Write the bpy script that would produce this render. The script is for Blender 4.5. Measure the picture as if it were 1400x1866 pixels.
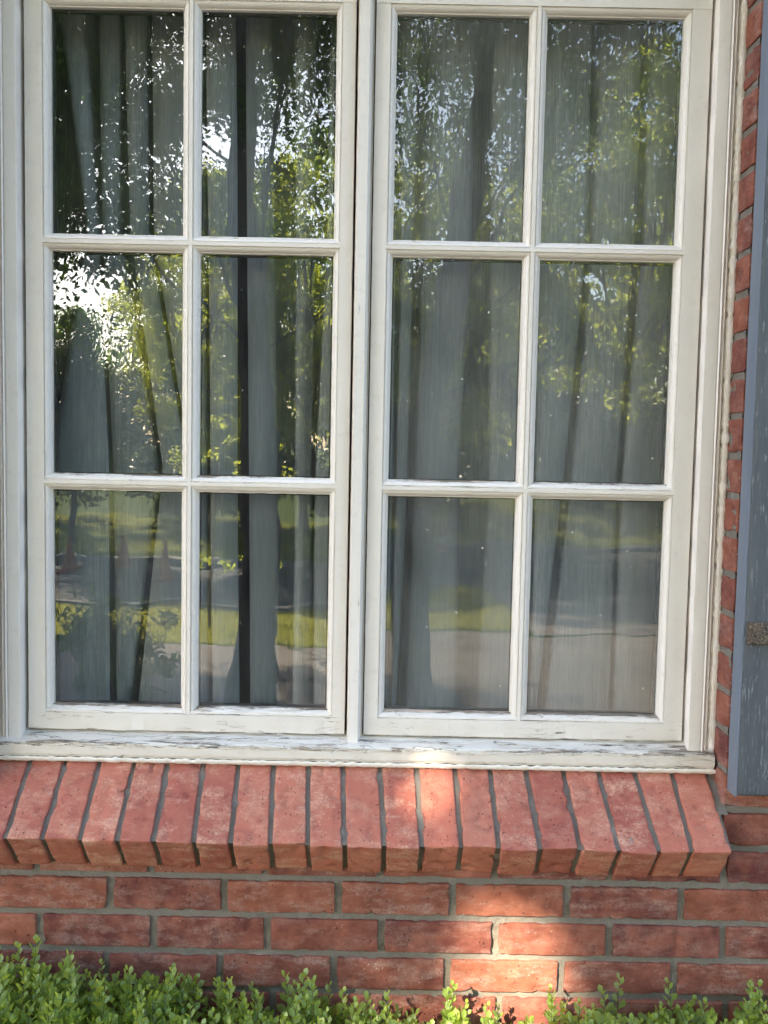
import bpy, bmesh, math, random
import numpy as np
from mathutils import Vector, Matrix, noise
R = math.radians
random.seed(7); rng = np.random.default_rng(11)
for o in list(bpy.data.objects): bpy.data.objects.remove(o)
S = bpy.context.scene
C = S.collection

# ------------------------------------------------------------------ camera
cam_d = bpy.data.cameras.new('camera'); cam = bpy.data.objects.new('camera', cam_d); C.objects.link(cam)
cam_d.sensor_fit = 'HORIZONTAL'; cam_d.sensor_width = 36; cam_d.lens = 36*1700/1400
cam_d.clip_start = .05; cam_d.clip_end = 1000
cam.location = (0, -1.58, 1.75)
cam.rotation_euler = (Matrix.Rotation(R(86), 3, 'X') @ Matrix.Rotation(R(1.12), 3, 'Z')).to_euler()
S.camera = cam
# ------------------------------------------------------------------ light
SUN_AZ, SUN_EL = R(33), R(33)          # azimuth measured from the wall's outward normal towards -x
SUN = Vector((-math.sin(SUN_AZ)*math.cos(SUN_EL), -math.cos(SUN_AZ)*math.cos(SUN_EL), math.sin(SUN_EL)))
W = bpy.data.worlds.new('World'); S.world = W; W.use_nodes = True
nt = W.node_tree; bg = nt.nodes['Background']
sky = nt.nodes.new('ShaderNodeTexSky'); sky.sky_type = 'NISHITA'; sky.sun_disc = False
sky.sun_elevation = SUN_EL; sky.sun_rotation = math.atan2(SUN.x, SUN.y)
sky.dust_density = 1.6; sky.air_density = 1.0; sky.ozone_density = 1.0
nt.links.new(sky.outputs[0], bg.inputs[0]); bg.inputs[1].default_value = .15
sd = bpy.data.lights.new('sun', 'SUN'); sd.energy = 5.0; sd.angle = R(.53); sd.color = (1, .86, .64)
so = bpy.data.objects.new('sun', sd); C.objects.link(so); so.rotation_euler = SUN.to_track_quat('Z', 'Y').to_euler()
S.view_settings.view_transform = 'Standard'; S.view_settings.look = 'None'
S.view_settings.exposure = 2.55; S.view_settings.gamma = 1
S.render.engine = 'CYCLES'
cy = S.cycles; cy.max_bounces = 10; cy.transparent_max_bounces = 16; cy.glossy_bounces = 5; cy.diffuse_bounces = 4; cy.transmission_bounces = 6
cy.caustics_reflective = False; cy.caustics_refractive = False; cy.sample_clamp_indirect = 6

# ------------------------------------------------------------------ materials
class NT:
    def __init__(s, name):
        s.m = bpy.data.materials.new(name); s.m.use_nodes = True; s.t = s.m.node_tree
        s.b = s.t.nodes['Principled BSDF']; s.out = s.t.nodes['Material Output']
    def n(s, typ, **kw):
        nd = s.t.nodes.new(typ)
        for k, v in kw.items():
            if k.startswith('i_'):
                key = k[2:]; key = int(key) if key.isdigit() else key.replace('_', ' ')
                nd.inputs[key].default_value = v
            else: setattr(nd, k, v)
        return nd
    def l(s, a, b): s.t.links.new(a, b)
    def coord(s, scale=(1, 1, 1), out='Object'):
        tc = s.n('ShaderNodeTexCoord'); mp = s.n('ShaderNodeMapping'); mp.inputs['Scale'].default_value = scale
        s.l(tc.outputs[out], mp.inputs[0]); return mp.outputs[0]
    def noise(s, co, scale, detail=4, rough=.55, dist=0):
        nd = s.n('ShaderNodeTexNoise'); nd.inputs['Scale'].default_value = scale; nd.inputs['Detail'].default_value = detail
        nd.inputs['Roughness'].default_value = rough; nd.inputs['Distortion'].default_value = dist
        if co is not None: s.l(co, nd.inputs['Vector'])
        return nd.outputs[0]
    def ramp(s, f, stops, interp='LINEAR'):
        nd = s.n('ShaderNodeValToRGB'); nd.color_ramp.interpolation = interp
        e = nd.color_ramp.elements
        while len(e) < len(stops): e.new(.5)
        for i, (p, c) in enumerate(stops):
            e[i].position = p
            if not hasattr(c, '__len__'): c = (c, c, c)
            e[i].color = (*c, 1)
        s.l(f, nd.inputs[0]); return nd.outputs[0]
    def mix(s, f, a, b, typ='MIX'):
        nd = s.n('ShaderNodeMix', data_type='RGBA', blend_type=typ)
        for i, v in ((0, f), (6, a), (7, b)):
            sock = nd.inputs[i]
            if isinstance(v, bpy.types.NodeSocket): s.l(v, sock)
            elif hasattr(v, '__len__'): sock.default_value = (*v, 1)
            else: sock.default_value = v if i == 0 else (v, v, v, 1)
        return nd.outputs[2]
    def math(s, op, a, b=None, clamp=False):
        nd = s.n('ShaderNodeMath', operation=op, use_clamp=clamp)
        for sock, v in ((nd.inputs[0], a), (nd.inputs[1], b)):
            if v is None: continue
            if isinstance(v, bpy.types.NodeSocket): s.l(v, sock)
            else: sock.default_value = v
        return nd.outputs[0]
    def bump(s, h, dist, strength=1, prev=None):
        nd = s.n('ShaderNodeBump'); nd.inputs['Distance'].default_value = dist; nd.inputs['Strength'].default_value = strength
        s.l(h, nd.inputs['Height'])
        if prev is not None: s.l(prev, nd.inputs['Normal'])
        return nd.outputs[0]
    def base(s, v, rough=.6, spec=.4):
        if isinstance(v, bpy.types.NodeSocket): s.l(v, s.b.inputs['Base Color'])
        else: s.b.inputs['Base Color'].default_value = (*v, 1)
        if isinstance(rough, bpy.types.NodeSocket): s.l(rough, s.b.inputs['Roughness'])
        else: s.b.inputs['Roughness'].default_value = rough
        s.b.inputs['Specular IOR Level'].default_value = spec
        return s
    def attr(s, name):
        return s.n('ShaderNodeAttribute', attribute_name=name)

def mat_brick(name, c0, c1, bloom, bloom_amt, spots=.5):
    m = NT(name); co = m.coord()
    at = m.attr('tone'); sep = m.n('ShaderNodeSeparateColor'); m.l(at.outputs['Color'], sep.inputs[0])
    tone, off = sep.outputs[0], sep.outputs[1]
    # per-brick random offset of the texture space
    vm = m.n('ShaderNodeVectorMath', operation='MULTIPLY_ADD'); m.l(at.outputs['Color'], vm.inputs[0]); vm.inputs[1].default_value = (7, 9, 5); m.l(co, vm.inputs[2])
    co = vm.outputs[0]
    base = m.mix(tone, c0, c1)
    big = m.noise(co, 22, 5, .6)
    base = m.mix(m.ramp(big, [(.38, 0), (.68, 1)]), base, m.mix(.55, base, (.40, .15, .10)))
    dk = m.noise(co, 34, 6, .7)
    base = m.mix(m.ramp(dk, [(.52, 0), (.68, .7)]), base, m.mix(.6, base, (.12, .028, .028)))
    # lime bloom in patches, streaks
    mp = m.n('ShaderNodeMapping'); mp.inputs['Scale'].default_value = (1, 1, 2.6); m.l(co, mp.inputs[0])
    bl = m.noise(mp.outputs[0], 17, 9, .78, .1)
    fine = m.noise(co, 260, 3, .7)
    blm = m.math('MULTIPLY', m.ramp(bl, [(.47, 0), (.64, 1)]), m.ramp(fine, [(.34, .15), (.60, 1)]))
    base = m.mix(m.math('MULTIPLY', blm, m.math('MULTIPLY', m.math('ADD', off, .35), bloom_amt*1.5)), base, bloom)
    # lime specks
    vo = m.n('ShaderNodeTexVoronoi', feature='F1'); vo.inputs['Scale'].default_value = 120; m.l(co, vo.inputs['Vector'])
    gate = m.noise(co, 14, 3)
    sp = m.math('MULTIPLY', m.ramp(vo.outputs['Distance'], [(.10, 1), (.19, 0)]), m.ramp(gate, [(.50, 0), (.60, spots)]))
    base = m.mix(sp, base, (.66, .55, .5))
    # pits
    vp = m.n('ShaderNodeTexVoronoi', feature='F1'); vp.inputs['Scale'].default_value = 95; m.l(m.coord((1.3, 1, .8)), vp.inputs['Vector'])
    g2 = m.noise(co, 30, 3)
    pit = m.math('MULTIPLY', m.ramp(vp.outputs['Distance'], [(.08, 1), (.17, 0)]), m.ramp(g2, [(.47, 0), (.56, 1)]))
    base = m.mix(m.math('MULTIPLY', pit, .75), base, (.06, .02, .02))
    m.base(base, .85, .25)
    h = m.math('SUBTRACT', m.math('MULTIPLY', m.noise(co, 340, 4, .75), .35), m.math('MULTIPLY', pit, 1.2))
    h = m.math('ADD', h, m.math('MULTIPLY', m.noise(mp.outputs[0], 55, 6, .65), .9))
    m.l(m.bump(h, .0016, .9), m.b.inputs['Normal'])
    return m.m

def mat_mortar():
    m = NT('mortar_sand'); co = m.coord()
    a = m.noise(co, 900, 3, .8); b = m.noise(co, 25, 5)
    c = m.mix(m.ramp(a, [(.35, 0), (.7, 1)]), (.14, .127, .11), (.36, .325, .28))
    c = m.mix(m.ramp(b, [(.4, 0), (.7, .7)]), c, (.23, .205, .18))
    c = m.mix(m.ramp(m.noise(co, 12, 5, .7), [(.58, 0), (.7, .6)]), c, (.42, .40, .36))
    m.base(c, .95, .15)
    m.l(m.bump(m.math('ADD', m.noise(co, 700, 3, .8), m.noise(co, 120, 4, .7)), .0022, 1), m.b.inputs['Normal'])
    return m.m

def mat_paint(name, col, wear=0.0, crack=0.0, stretch=(1, 1, 1), dirt=.15, rough=.42):
    m = NT(name); co = m.coord(stretch); c0 = m.coord()
    n1 = m.noise(co, 9, 6, .65)
    base = m.mix(m.ramp(n1, [(.35, 0), (.75, 1)]), col, tuple(c*k for c, k in zip(col, (.90, .885, .86))))
    grime = m.noise(c0, 60, 5, .7)
    base = m.mix(m.ramp(grime, [(.55, 0), (.8, dirt)]), base, (.36, .31, .24))
    # the odd tiny blister / nib
    vo = m.n('ShaderNodeTexVoronoi', feature='F1'); vo.inputs['Scale'].default_value = 28; m.l(c0, vo.inputs['Vector'])
    nib = m.ramp(vo.outputs['Distance'], [(.035, 1), (.075, 0)])
    h = m.math('ADD', m.math('MULTIPLY', m.noise(co, 45, 4, .6), .5), m.math('MULTIPLY', nib, .9))
    h = m.math('ADD', h, m.math('MULTIPLY', m.noise(co, 190, 3, .6), .30))
    rough_s = rough
    if wear or crack:
        wa = m.attr('wear').outputs['Fac']
        cw = m.coord(tuple(s for s in stretch))
        chip = m.math('ADD', m.noise(cw, 52, 9, .76, .3), m.math('MULTIPLY', wa, wear))
        bare = m.ramp(chip, [(.705, 0), (.715, 1)])
        edge = m.ramp(chip, [(.672, 0), (.70, .75), (.712, .0)])
        wood = m.mix(m.ramp(m.noise(m.coord((2, 60, 90)), 6, 5), [(.35, 0), (.7, 1)]), (.115, .085, .062), (.40, .33, .27))
        oldp = m.mix(m.ramp(m.noise(cw, 60, 5), [(.40, 0), (.46, 1)]), (.62, .50, .42), wood)
        base = m.mix(edge, base, (.20, .16, .12))
        base = m.mix(bare, base, oldp)
        # hairline cracks
        cr = m.noise(m.coord(tuple(s*.8 for s in stretch)), 26, 3, .5, 2.2)
        d = m.math('ABSOLUTE', m.math('SUBTRACT', cr, .5))
        line = m.math('MULTIPLY', m.ramp(d, [(.0012, 1), (.0055, 0)]), m.ramp(m.math('ADD', wa, m.math('MULTIPLY', m.noise(c0, 22, 3), .8)), [(.66, 0), (.95, crack)]))
        base = m.mix(line, base, (.10, .08, .06))
        h = m.math('SUBTRACT', h, m.math('MULTIPLY', bare, 2.6)); h = m.math('SUBTRACT', h, m.math('MULTIPLY', line, 1.6))
        rough_s = m.mix(bare, rough, .9)
    m.base(base, rough_s, .4)
    m.l(m.bump(h, .0007, .8), m.b.inputs['Normal'])
    return m.m

CREAM = (.79, .748, .71)
M = {}
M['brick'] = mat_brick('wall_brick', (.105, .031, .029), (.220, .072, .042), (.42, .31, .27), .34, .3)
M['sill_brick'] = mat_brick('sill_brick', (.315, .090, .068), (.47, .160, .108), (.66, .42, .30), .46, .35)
M['mortar'] = mat_mortar()
M['paint'] = mat_paint('cream_paint', CREAM, stretch=(1, 1, .12), dirt=.10)
M['paint_stile'] = mat_paint('stile_paint', CREAM, .10, .5, (1, 1, .12), .25)
M['paint_rail'] = mat_paint('rail_paint', (.79, .745, .70), .25, .9, (.16, 1, 1), .2)
M['paint_sill'] = mat_paint('sill_paint', (.75, .715, .655), .19, 1.0, (.13, 1, 1), .3)

def mat_simple(name, c, rough=.7, nscale=None, c2=None, bump=0, spec=.3, stretch=(1, 1, 1)):
    m = NT(name)
    if nscale:
        co = m.coord(stretch); f = m.noise(co, nscale, 6, .65)
        m.base(m.mix(m.ramp(f, [(.35, 0), (.68, 1)]), c, c2), rough, spec)
        if bump: m.l(m.bump(m.noise(co, nscale*3, 5, .7), bump, 1), m.b.inputs['Normal'])
    else: m.base(c, rough, spec)
    return m.m
M['caulk'] = mat_simple('caulk', (.84, .81, .76), .7, 60, (.76, .70, .60), .0015)
M['flake'] = mat_simple('paint_flake', (.74, .71, .65), .6, 80, (.60, .54, .46), .0005)
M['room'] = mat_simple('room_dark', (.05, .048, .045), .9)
M['concrete'] = mat_simple('concrete', (.16, .145, .13), .9, 3, (.25, .225, .20), .004)
M['drive'] = mat_simple('driveway_concrete', (.17, .145, .13), .9, 1.5, (.25, .215, .19), .004)
M['asphalt'] = mat_simple('asphalt', (.055, .057, .062), .9, 8, (.085, .087, .092), .004)
M['grass'] = mat_simple('grass_ground', (.040, .072, .014), .95, 9, (.085, .125, .026), .02, .1)
M['mulch'] = mat_simple('mulch', (.035, .024, .016), .95, 40, (.085, .055, .035), .01, .1)
M['cone'] = mat_simple('cone_orange', (.26, .045, .02), .6, 12, (.20, .04, .02))
M['white'] = mat_simple('reflective_white', (.40, .40, .42), .4)
M['black'] = mat_simple('edge_reflection_black', (.03, .03, .03), .7)  # near-black standing in for reflection and shade along the pane edges
M['drape'] = None

def mat_bark():
    m = NT('bark'); co = m.coord((1, 1, .16))
    a = m.noise(co, 30, 6, .7, .6)
    m.base(m.mix(m.ramp(a, [(.38, 0), (.62, 1)]), (.028, .022, .018), (.14, .115, .095)), .95, .1)
    m.l(m.bump(a, .03, 1), m.b.inputs['Normal']); return m.m
M['bark'] = mat_bark()

def mat_leaf(name, c, tr, back=.55, var=.5, gloss=.5, nscale=2.5):
    m = NT(name); co = m.coord()
    f = m.noise(co, nscale, 3); g = m.n('ShaderNodeObjectInfo')
    a = m.attr('tone').outputs['Fac']
    col = m.mix(m.math('MULTIPLY', a, var), c, tuple(min(1, x*k) for x, k in zip(c, (2.1, 1.7, 1.2))))
    col = m.mix(m.ramp(f, [(.35, 0), (.7, .35)]), col, tuple(x*.6 for x in c))
    m.base(col, .45, gloss)
    tb = m.n('ShaderNodeBsdfTranslucent'); trc = m.mix(m.math('MULTIPLY', a, var), tr, tuple(min(1, x*k) for x, k in zip(tr, (1.6, 1.3, 1)))); m.l(trc, tb.inputs[0])
    mx = m.n('ShaderNodeMixShader'); mx.inputs[0].default_value = back
    m.l(m.b.outputs[0], mx.inputs[1]); m.l(tb.outputs[0], mx.inputs[2]); m.l(mx.outputs[0], m.out.inputs[0])
    return m.m
M['leaf_oak'] = mat_leaf('oak_leaves', (.05, .085, .02), (.17, .30, .04), .5)
M['leaf_light'] = mat_leaf('light_leaves', (.085, .125, .022), (.48, .58, .07), .65)
M['leaf_dark'] = mat_leaf('evergreen_leaves', (.028, .05, .018), (.05, .08, .015), .3)
M['leaf_box'] = mat_leaf('boxwood_leaves', (.14, .245, .055), (.50, .64, .08), .40, .9, .9, 30)
M['blade'] = mat_leaf('grass_blade', (.13, .155, .045), (.46, .46, .10), .6, .5, .2, 3)
M['stem'] = mat_simple('boxwood_stem', (.12, .13, .05), .7)

def mat_shutter():
    m = NT('shutter_paint'); co = m.coord((1, 1, .07)); c0 = m.coord()
    g = m.noise(co, 75, 6, .7)
    base = m.mix(m.ramp(g, [(.35, 0), (.7, 1)]), (.064, .075, .092), (.094, .106, .124))
    st = m.noise(m.coord((1, 1, .10)), 300, 4, .6, .3)
    spk = m.math('MULTIPLY', m.ramp(st, [(.585, 0), (.66, .8)]), m.ramp(m.noise(c0, 16, 4), [(.38, .1), (.58, 1)]))
    base = m.mix(m.math('MULTIPLY', spk, .5), base, (.50, .53, .56))
    m.base(base, .42, .45)
    h = m.math('ADD', m.noise(co, 120, 5, .75), m.math('MULTIPLY', spk, .5))
    m.l(m.bump(h, .0014, 1), m.b.inputs['Normal']); return m.m
M['shutter'] = mat_shutter()
M['shutter_lit_edge'] = mat_simple('shutter_paint_lit', (.13, .155, .20), .45, 30, (.16, .185, .23), .0008, .4, (1, 1, .1))  # lighter blue: light on the shutter's side face put into the colour
def mat_rust():
    m = NT('rusty_strap'); co = m.coord()
    v = m.noise(co, 130, 4, .6, 3.5)
    base = m.mix(m.ramp(v, [(.40, 0), (.60, 1)]), (.025, .022, .02), (.20, .135, .085))
    base = m.mix(m.ramp(v, [(.60, 0), (.66, 1)]), base, (.42, .36, .28))
    m.base(base, .6, .5); m.l(m.bump(v, .004, 1), m.b.inputs['Normal']); return m.m
M['rust'] = mat_rust()

def mat_curtain():
    m = NT('sheer_curtain'); co = m.coord((1, .0, .035)); 
    a = m.noise(co, 420, 5, .8); b = m.noise(m.coord((1, 0, .02)), 90, 4, .7)
    f = m.math('ADD', m.math('MULTIPLY', a, .65), m.math('MULTIPLY', b, .35))
    gate = m.ramp(m.noise(m.coord((1, 0, .1)), 11, 2), [(.42, .35), (.58, 1)])
    c = m.mix(m.math('MULTIPLY', m.ramp(f, [(.44, 0), (.60, 1)]), gate), (.27, .295, .315), (.44, .475, .50))
    m.base(c, .9, .1)
    tb = m.n('ShaderNodeBsdfTranslucent'); m.l(c, tb.inputs[0])
    mx = m.n('ShaderNodeMixShader'); mx.inputs[0].default_value = .25
    m.l(m.b.outputs[0], mx.inputs[1]); m.l(tb.outputs[0], mx.inputs[2]); m.l(mx.outputs[0], m.out.inputs[0])
    return m.m
M['curtain'] = mat_curtain()

def mat_glass(name, haze=.01, spots=.3, tint=1.0, refl=.075):
    m = NT(name); m.t.nodes.remove(m.b)
    co = m.coord()
    lw = m.n('ShaderNodeLayerWeight'); lw.inputs[0].default_value = .5
    p = m.math('POWER', lw.outputs['Facing'], 5)
    fac = m.math('ADD', m.math('MULTIPLY', p, .9), refl, True)
    tr = m.n('ShaderNodeBsdfTransparent'); tr.inputs[0].default_value = (.97*tint, .98*tint, .975*tint, 1)
    gl = m.n('ShaderNodeBsdfGlossy'); gl.inputs['Roughness'].default_value = 0; gl.inputs[0].default_value = (1, 1, 1, 1)
    wob = m.noise(co, 5, 2, .5)
    m.l(m.bump(wob, .0015, .5), gl.inputs['Normal'])
    mx = m.n('ShaderNodeMixShader'); m.l(fac, mx.inputs[0]); m.l(tr.outputs[0], mx.inputs[1]); m.l(gl.outputs[0], mx.inputs[2])
    df = m.n('ShaderNodeBsdfDiffuse'); df.inputs[0].default_value = (.6, .6, .58, 1)
    vo = m.n('ShaderNodeTexVoronoi', feature='F1'); vo.inputs['Scale'].default_value = 38; m.l(m.coord((1, 0, 1)), vo.inputs['Vector'])
    dot = m.ramp(vo.outputs['Distance'], [(.055, 1), (.085, 0)])
    gate = m.ramp(m.noise(co, 6, 3), [(.44, 0), (.54, spots)])
    smear = m.math('MULTIPLY', m.ramp(m.noise(m.coord((1, 1, .5)), 8, 6, .7), [(.35, .3), (.7, 1.6)]), haze)
    f2 = m.math('ADD', m.math('MULTIPLY', dot, gate), smear, True)
    m2 = m.n('ShaderNodeMixShader'); m.l(f2, m2.inputs[0]); m.l(mx.outputs[0], m2.inputs[1]); m.l(df.outputs[0], m2.inputs[2])
    m.l(m2.outputs[0], m.out.inputs[0]); return m.m
M['glass'] = mat_glass('window_glass', .012, .10)
M['glass_hazy'] = mat_glass('window_glass_dusty', .06, .6, 1.0, .055)

# ------------------------------------------------------------------ mesh helpers
class MB:
    def __init__(s): s.v = []; s.f = []; s.w = []; s.t = []; s.ut = False
    def add(s, vs, fs, wear=None, tone=None):
        k = len(s.v); s.v += [tuple(v) for v in vs]; s.f += [tuple(i+k for i in f) for f in fs]
        s.w += list(wear) if wear is not None else [0.0]*len(vs)
        s.t += [tone or (0, 0, 0)]*len(vs)
        if tone: s.ut = True
    def build(s, name, mat, parent=None, smooth=None, normals=True):
        me = bpy.data.meshes.new(name); me.from_pydata(s.v, [], s.f)
        if any(s.w):
            a = me.attributes.new('wear', 'FLOAT', 'POINT'); a.data.foreach_set('value', np.array(s.w, dtype=np.float32))
        if s.ut:
            a = me.attributes.new('tone', 'FLOAT_COLOR', 'POINT'); t = np.ones((len(s.v), 4), np.float32); t[:, :3] = s.t; a.data.foreach_set('color', t.ravel())
        me.materials.append(mat)
        if normals:
            bm = bmesh.new(); bm.from_mesh(me); bmesh.ops.recalc_face_normals(bm, faces=bm.faces); bm.to_mesh(me); bm.free()
        if smooth is not None: me.shade_smooth(); me.set_sharp_from_angle(angle=R(smooth))
        me.update(); o = bpy.data.objects.new(name, me); C.objects.link(o)
        if parent: o.parent = parent
        return o
def tag(o, label=None, cat=None, group=None, kind=None):
    for k, v in (('label', label), ('category', cat), ('group', group), ('kind', kind)):
        if v: o[k] = v
    return o
def empty(name, loc, label, cat, group=None):
    o = bpy.data.objects.new(name, None); C.objects.link(o); o.location = loc; o.empty_display_size = .1
    return tag(o, label, cat, group)
def reparent(o, root):
    o.parent = root; o.matrix_parent_inverse = Matrix.Translation(-Vector(root.location)); return o

def nz(x, y, z, s): return noise.noise(Vector((x*s, y*s, z*s)))

def extrude(mb, prof, axis, a, b, seg=.02, jit=0.0, seed=0, wear=None, closed=True):
    """prof: list of (t, d); axis 'z' -> (x=t, y=d, z); axis 'x' -> (x, y=d, z=t)"""
    n = max(1, int(abs(b-a)/seg)); P = len(prof); vs = []; ws = []
    for i in range(n+1):
        s = a+(b-a)*i/n
        for j, (t, d) in enumerate(prof):
            if jit:
                t2 = t+nz(s+seed, t*9, d*7, 60)*jit; d2 = d+nz(s+seed+5, t*9, d*7, 55)*jit
            else: t2, d2 = t, d
            vs.append((t2, d2, s) if axis == 'z' else (s, d2, t2)); ws.append(wear[j] if wear else 0)
    fs = []
    for i in range(n):
        for j in range(P if closed else P-1):
            k = (j+1) % P; fs.append((i*P+j, i*P+k, (i+1)*P+k, (i+1)*P+j))
    if closed: fs += [tuple(range(P)), tuple(n*P+j for j in range(P))]
    mb.add(vs, fs, ws)

def rbox(mb, c0, c1, r=.002, nx=1, ny=1, nz_=1, jit=0, seed=0, tone=None, xform=None, rough=0):
    """rounded, subdivided, slightly irregular box"""
    lo = np.array(c0); hi = np.array(c1)
    idx = {}; vs = []; fs = []
    def lin(n, a, b):
        inner = [a+r+(b-a-2*r)*i/n for i in range(n+1)] if n > 0 else []
        return [a, a+r*.35]+inner+[b-r*.35, b]
    L = [lin(n, a, b) for n, a, b in zip((nx, ny, nz_), lo, hi)]
    D = [len(l) for l in L]
    def vert(i, j, k):
        key = (i, j, k)
        if key in idx: return idx[key]
        p = np.array([L[0][i], L[1][j], L[2][k]])
        q = np.clip(p, lo+r, hi-r); d = p-q; ln = np.linalg.norm(d)
        if ln > 1e-9: p = q+d/ln*r
        if jit:
            v = noise.noise_vector(Vector((p+seed)*28))
            v2 = noise.noise_vector(Vector((p+seed)*130))
            p = p+np.array(v)*jit+np.array(v2)*jit*.45
            if rough:
                e = noise.noise(Vector((p+seed)*60))
                if ln > 1e-9 and e > .12: p = p-d/ln*rough*(e-.12)*4
        idx[key] = len(vs); vs.append(p); return idx[key]
    for ax in range(3):
        u, w = [x for x in range(3) if x != ax]
        for side in (0, D[ax]-1):
            for a in range(D[u]-1):
                for b in range(D[w]-1):
                    q = []
                    for da, db in ((0, 0), (1, 0), (1, 1), (0, 1)):
                        ijk = [0, 0, 0]; ijk[ax] = side; ijk[u] = a+da; ijk[w] = b+db; q.append(vert(*ijk))
                    fs.append(q)
    if xform: vs = [xform(p) for p in vs]
    mb.add(vs, fs, None, tone)

def tube(mb, pts, rad, n=8, wob=0, seed=0):
    pts = [Vector(p) for p in pts]; vs = []; fs = []
    for i, p in enumerate(pts):
        d = (pts[min(i+1, len(pts)-1)]-pts[max(i-1, 0)]).normalized()
        x = d.cross(Vector((.3, .9, .2))).normalized(); y = d.cross(x)
        for k in range(n):
            a = 2*math.pi*k/n; r = rad[i]*(1+wob*noise.noise(Vector((math.cos(a)*2+seed, math.sin(a)*2, p.z*3))))
            vs.append(p+x*math.cos(a)*r+y*math.sin(a)*r)
    for i in range(len(pts)-1):
        for k in range(n): fs.append((i*n+k, i*n+(k+1) % n, (i+1)*n+(k+1) % n, (i+1)*n+k))
    fs += [tuple(range(n)), tuple((len(pts)-1)*n+k for k in range(n))]
    mb.add(vs, fs)

# ================================================================== BRICK WALL
JX0, JX1 = -.692, .600           # window opening
PZ = .0683; Z0 = .995            # a bed joint height
house = empty('brick_wall', (0, .05, 0), 'red brick house wall with grey mortar around and under the window', 'wall')
wb = MB()
def brick(x0, x1, z0, z1, y0=0.0, y1=.09, detail=2):
    s = random.random()*50
    t = (random.random()**1.3, random.random(), random.random())
    g = .0060
    dy = random.uniform(-.0012, .0012); dz = random.uniform(-.0008, .0008)
    n = (22, 5, 8) if detail == 2 else ((6, 8, 8) if detail == 1 else (1, 1, 1))
    rbox(wb, (x0+g, y0+dy, z0+g+dz), (x1-g, y1, z1-g+dz), .0022, *n, jit=.0010 if detail else .0006, seed=s, tone=t, rough=.0022 if detail else 0)
k0 = -14; rows = range(k0, 28)
for r in rows:
    zb = Z0+(r-1)*PZ; zt = zb+PZ                  # r=0 is the course under joint Z0
    ph = (-.0664, .0098, -.0730+.0, .0200)[(-r) % 4] if r <= 0 else (.0098 if r % 2 else -.0664)
    if r == 1: ph = .0098-.0045
    inview = -4 <= r
    spans = [(-2.6, 3.0)] if zt < 1.0 or zb > 2.60 else [(-2.6, JX0), (JX1, 3.0)]
    if r == 1: spans = [(-2.6, 3.0)]
    for a, b in spans:
        js = []
        x = ph-.2*20
        while x < b+.2:
            if a+.03 < x < b-.03: js.append(x)
            x += .2
        if a == JX1:       # quoins alternate stretcher / half bat at the opening
            first = JX1+(.2 if r % 2 else .1); js = [first+.2*i for i in range(13)]; js = [x for x in js if x < b-.03]
        if b == JX0:
            first = JX0-(.2 if r % 2 else .1); js = sorted([first-.2*i for i in range(12)]); js = [x for x in js if x > a+.03]
        xs = [a]+js+[b]
        for x0, x1 in zip(xs, xs[1:]):
            vis = x1 > -.8 and x0 < .95 and inview
            if vis and a == JX1: d = 1 if x0 == JX1 else 0
            elif vis and zt < 1.01: d = 2
            elif vis and zb < 1.2 and x0 > 0: d = 2
            else: d = 0
            if r == 1 and JX0-.02 < x0 and x1 < JX1+.02:
                pass
            e0 = .0060 if x0 == JX1 else 0; e1 = .0060 if x1 == JX0 else 0
            z1c = zt
            if r == 1 and x1 > JX0 and x0 < JX1: z1c = min(zt, 1.035)
            if r == 1 and x0 < JX1 < x1 and False: pass
            brick(x0-e0, x1+e1, zb, z1c, detail=d)
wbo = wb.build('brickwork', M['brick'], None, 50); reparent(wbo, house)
# mortar: recessed sheets
mm = MB()
def mortar_sheet(x0, x1, z0, z1, y, axis='y', n=(1, 1)):
    vs = []; fs = []; nx, nzv = n
    for i in range(nx+1):
        for j in range(nzv+1):
            x = x0+(x1-x0)*i/nx; z = z0+(z1-z0)*j/nzv
            vs.append((x, y+nz(x, 3, z, 90)*.0022+nz(x, 7, z, 25)*.0015, z))
    for i in range(nx):
        for j in range(nzv):
            a = i*(nzv+1)+j; fs.append((a, a+1, a+nzv+2, a+nzv+1))
    mm.add(vs, fs)
mortar_sheet(-.85, 1.0, .68, 1.03, .0065, n=(370, 70))
mortar_sheet(JX1+.005, 1.0, 1.03, 2.66, .0065, n=(60, 200))
mortar_sheet(-.85, JX0-.005, 1.03, 2.66, .0065, n=(4, 60))
rbox(mm, (-2.59, .007, .02), (-.85, .085, 2.86), .001); rbox(mm, (1.0, .007, .02), (2.99, .085, 2.86), .001)
rbox(mm, (-.85, .012, .02), (1.0, .085, .68), .001); rbox(mm, (-.85, .012, 2.66), (1.0, .085, 2.86), .001)
rbox(mm, (-.85, .02, .68), (1.0, .085, 1.02), .001)
# jamb reveal mortar
for s, X in ((1, JX1), (-1, JX0)):
    vs = []; fs = []; N = 260
    for j in range(N+1):
        z = 1.0+1.62*j/N
        for i in range(6):
            y = .006+.076*i/5; vs.append((X+s*(.0035+nz(X+y, 2, z, 80)*.002), y, z))
    for j in range(N):
        for i in range(5): a = j*6+i; fs.append((a, a+1, a+7, a+6))
    mm.add(vs, fs)
reparent(mm.build('mortar', M['mortar'], None, 60, normals=False), house)

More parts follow.
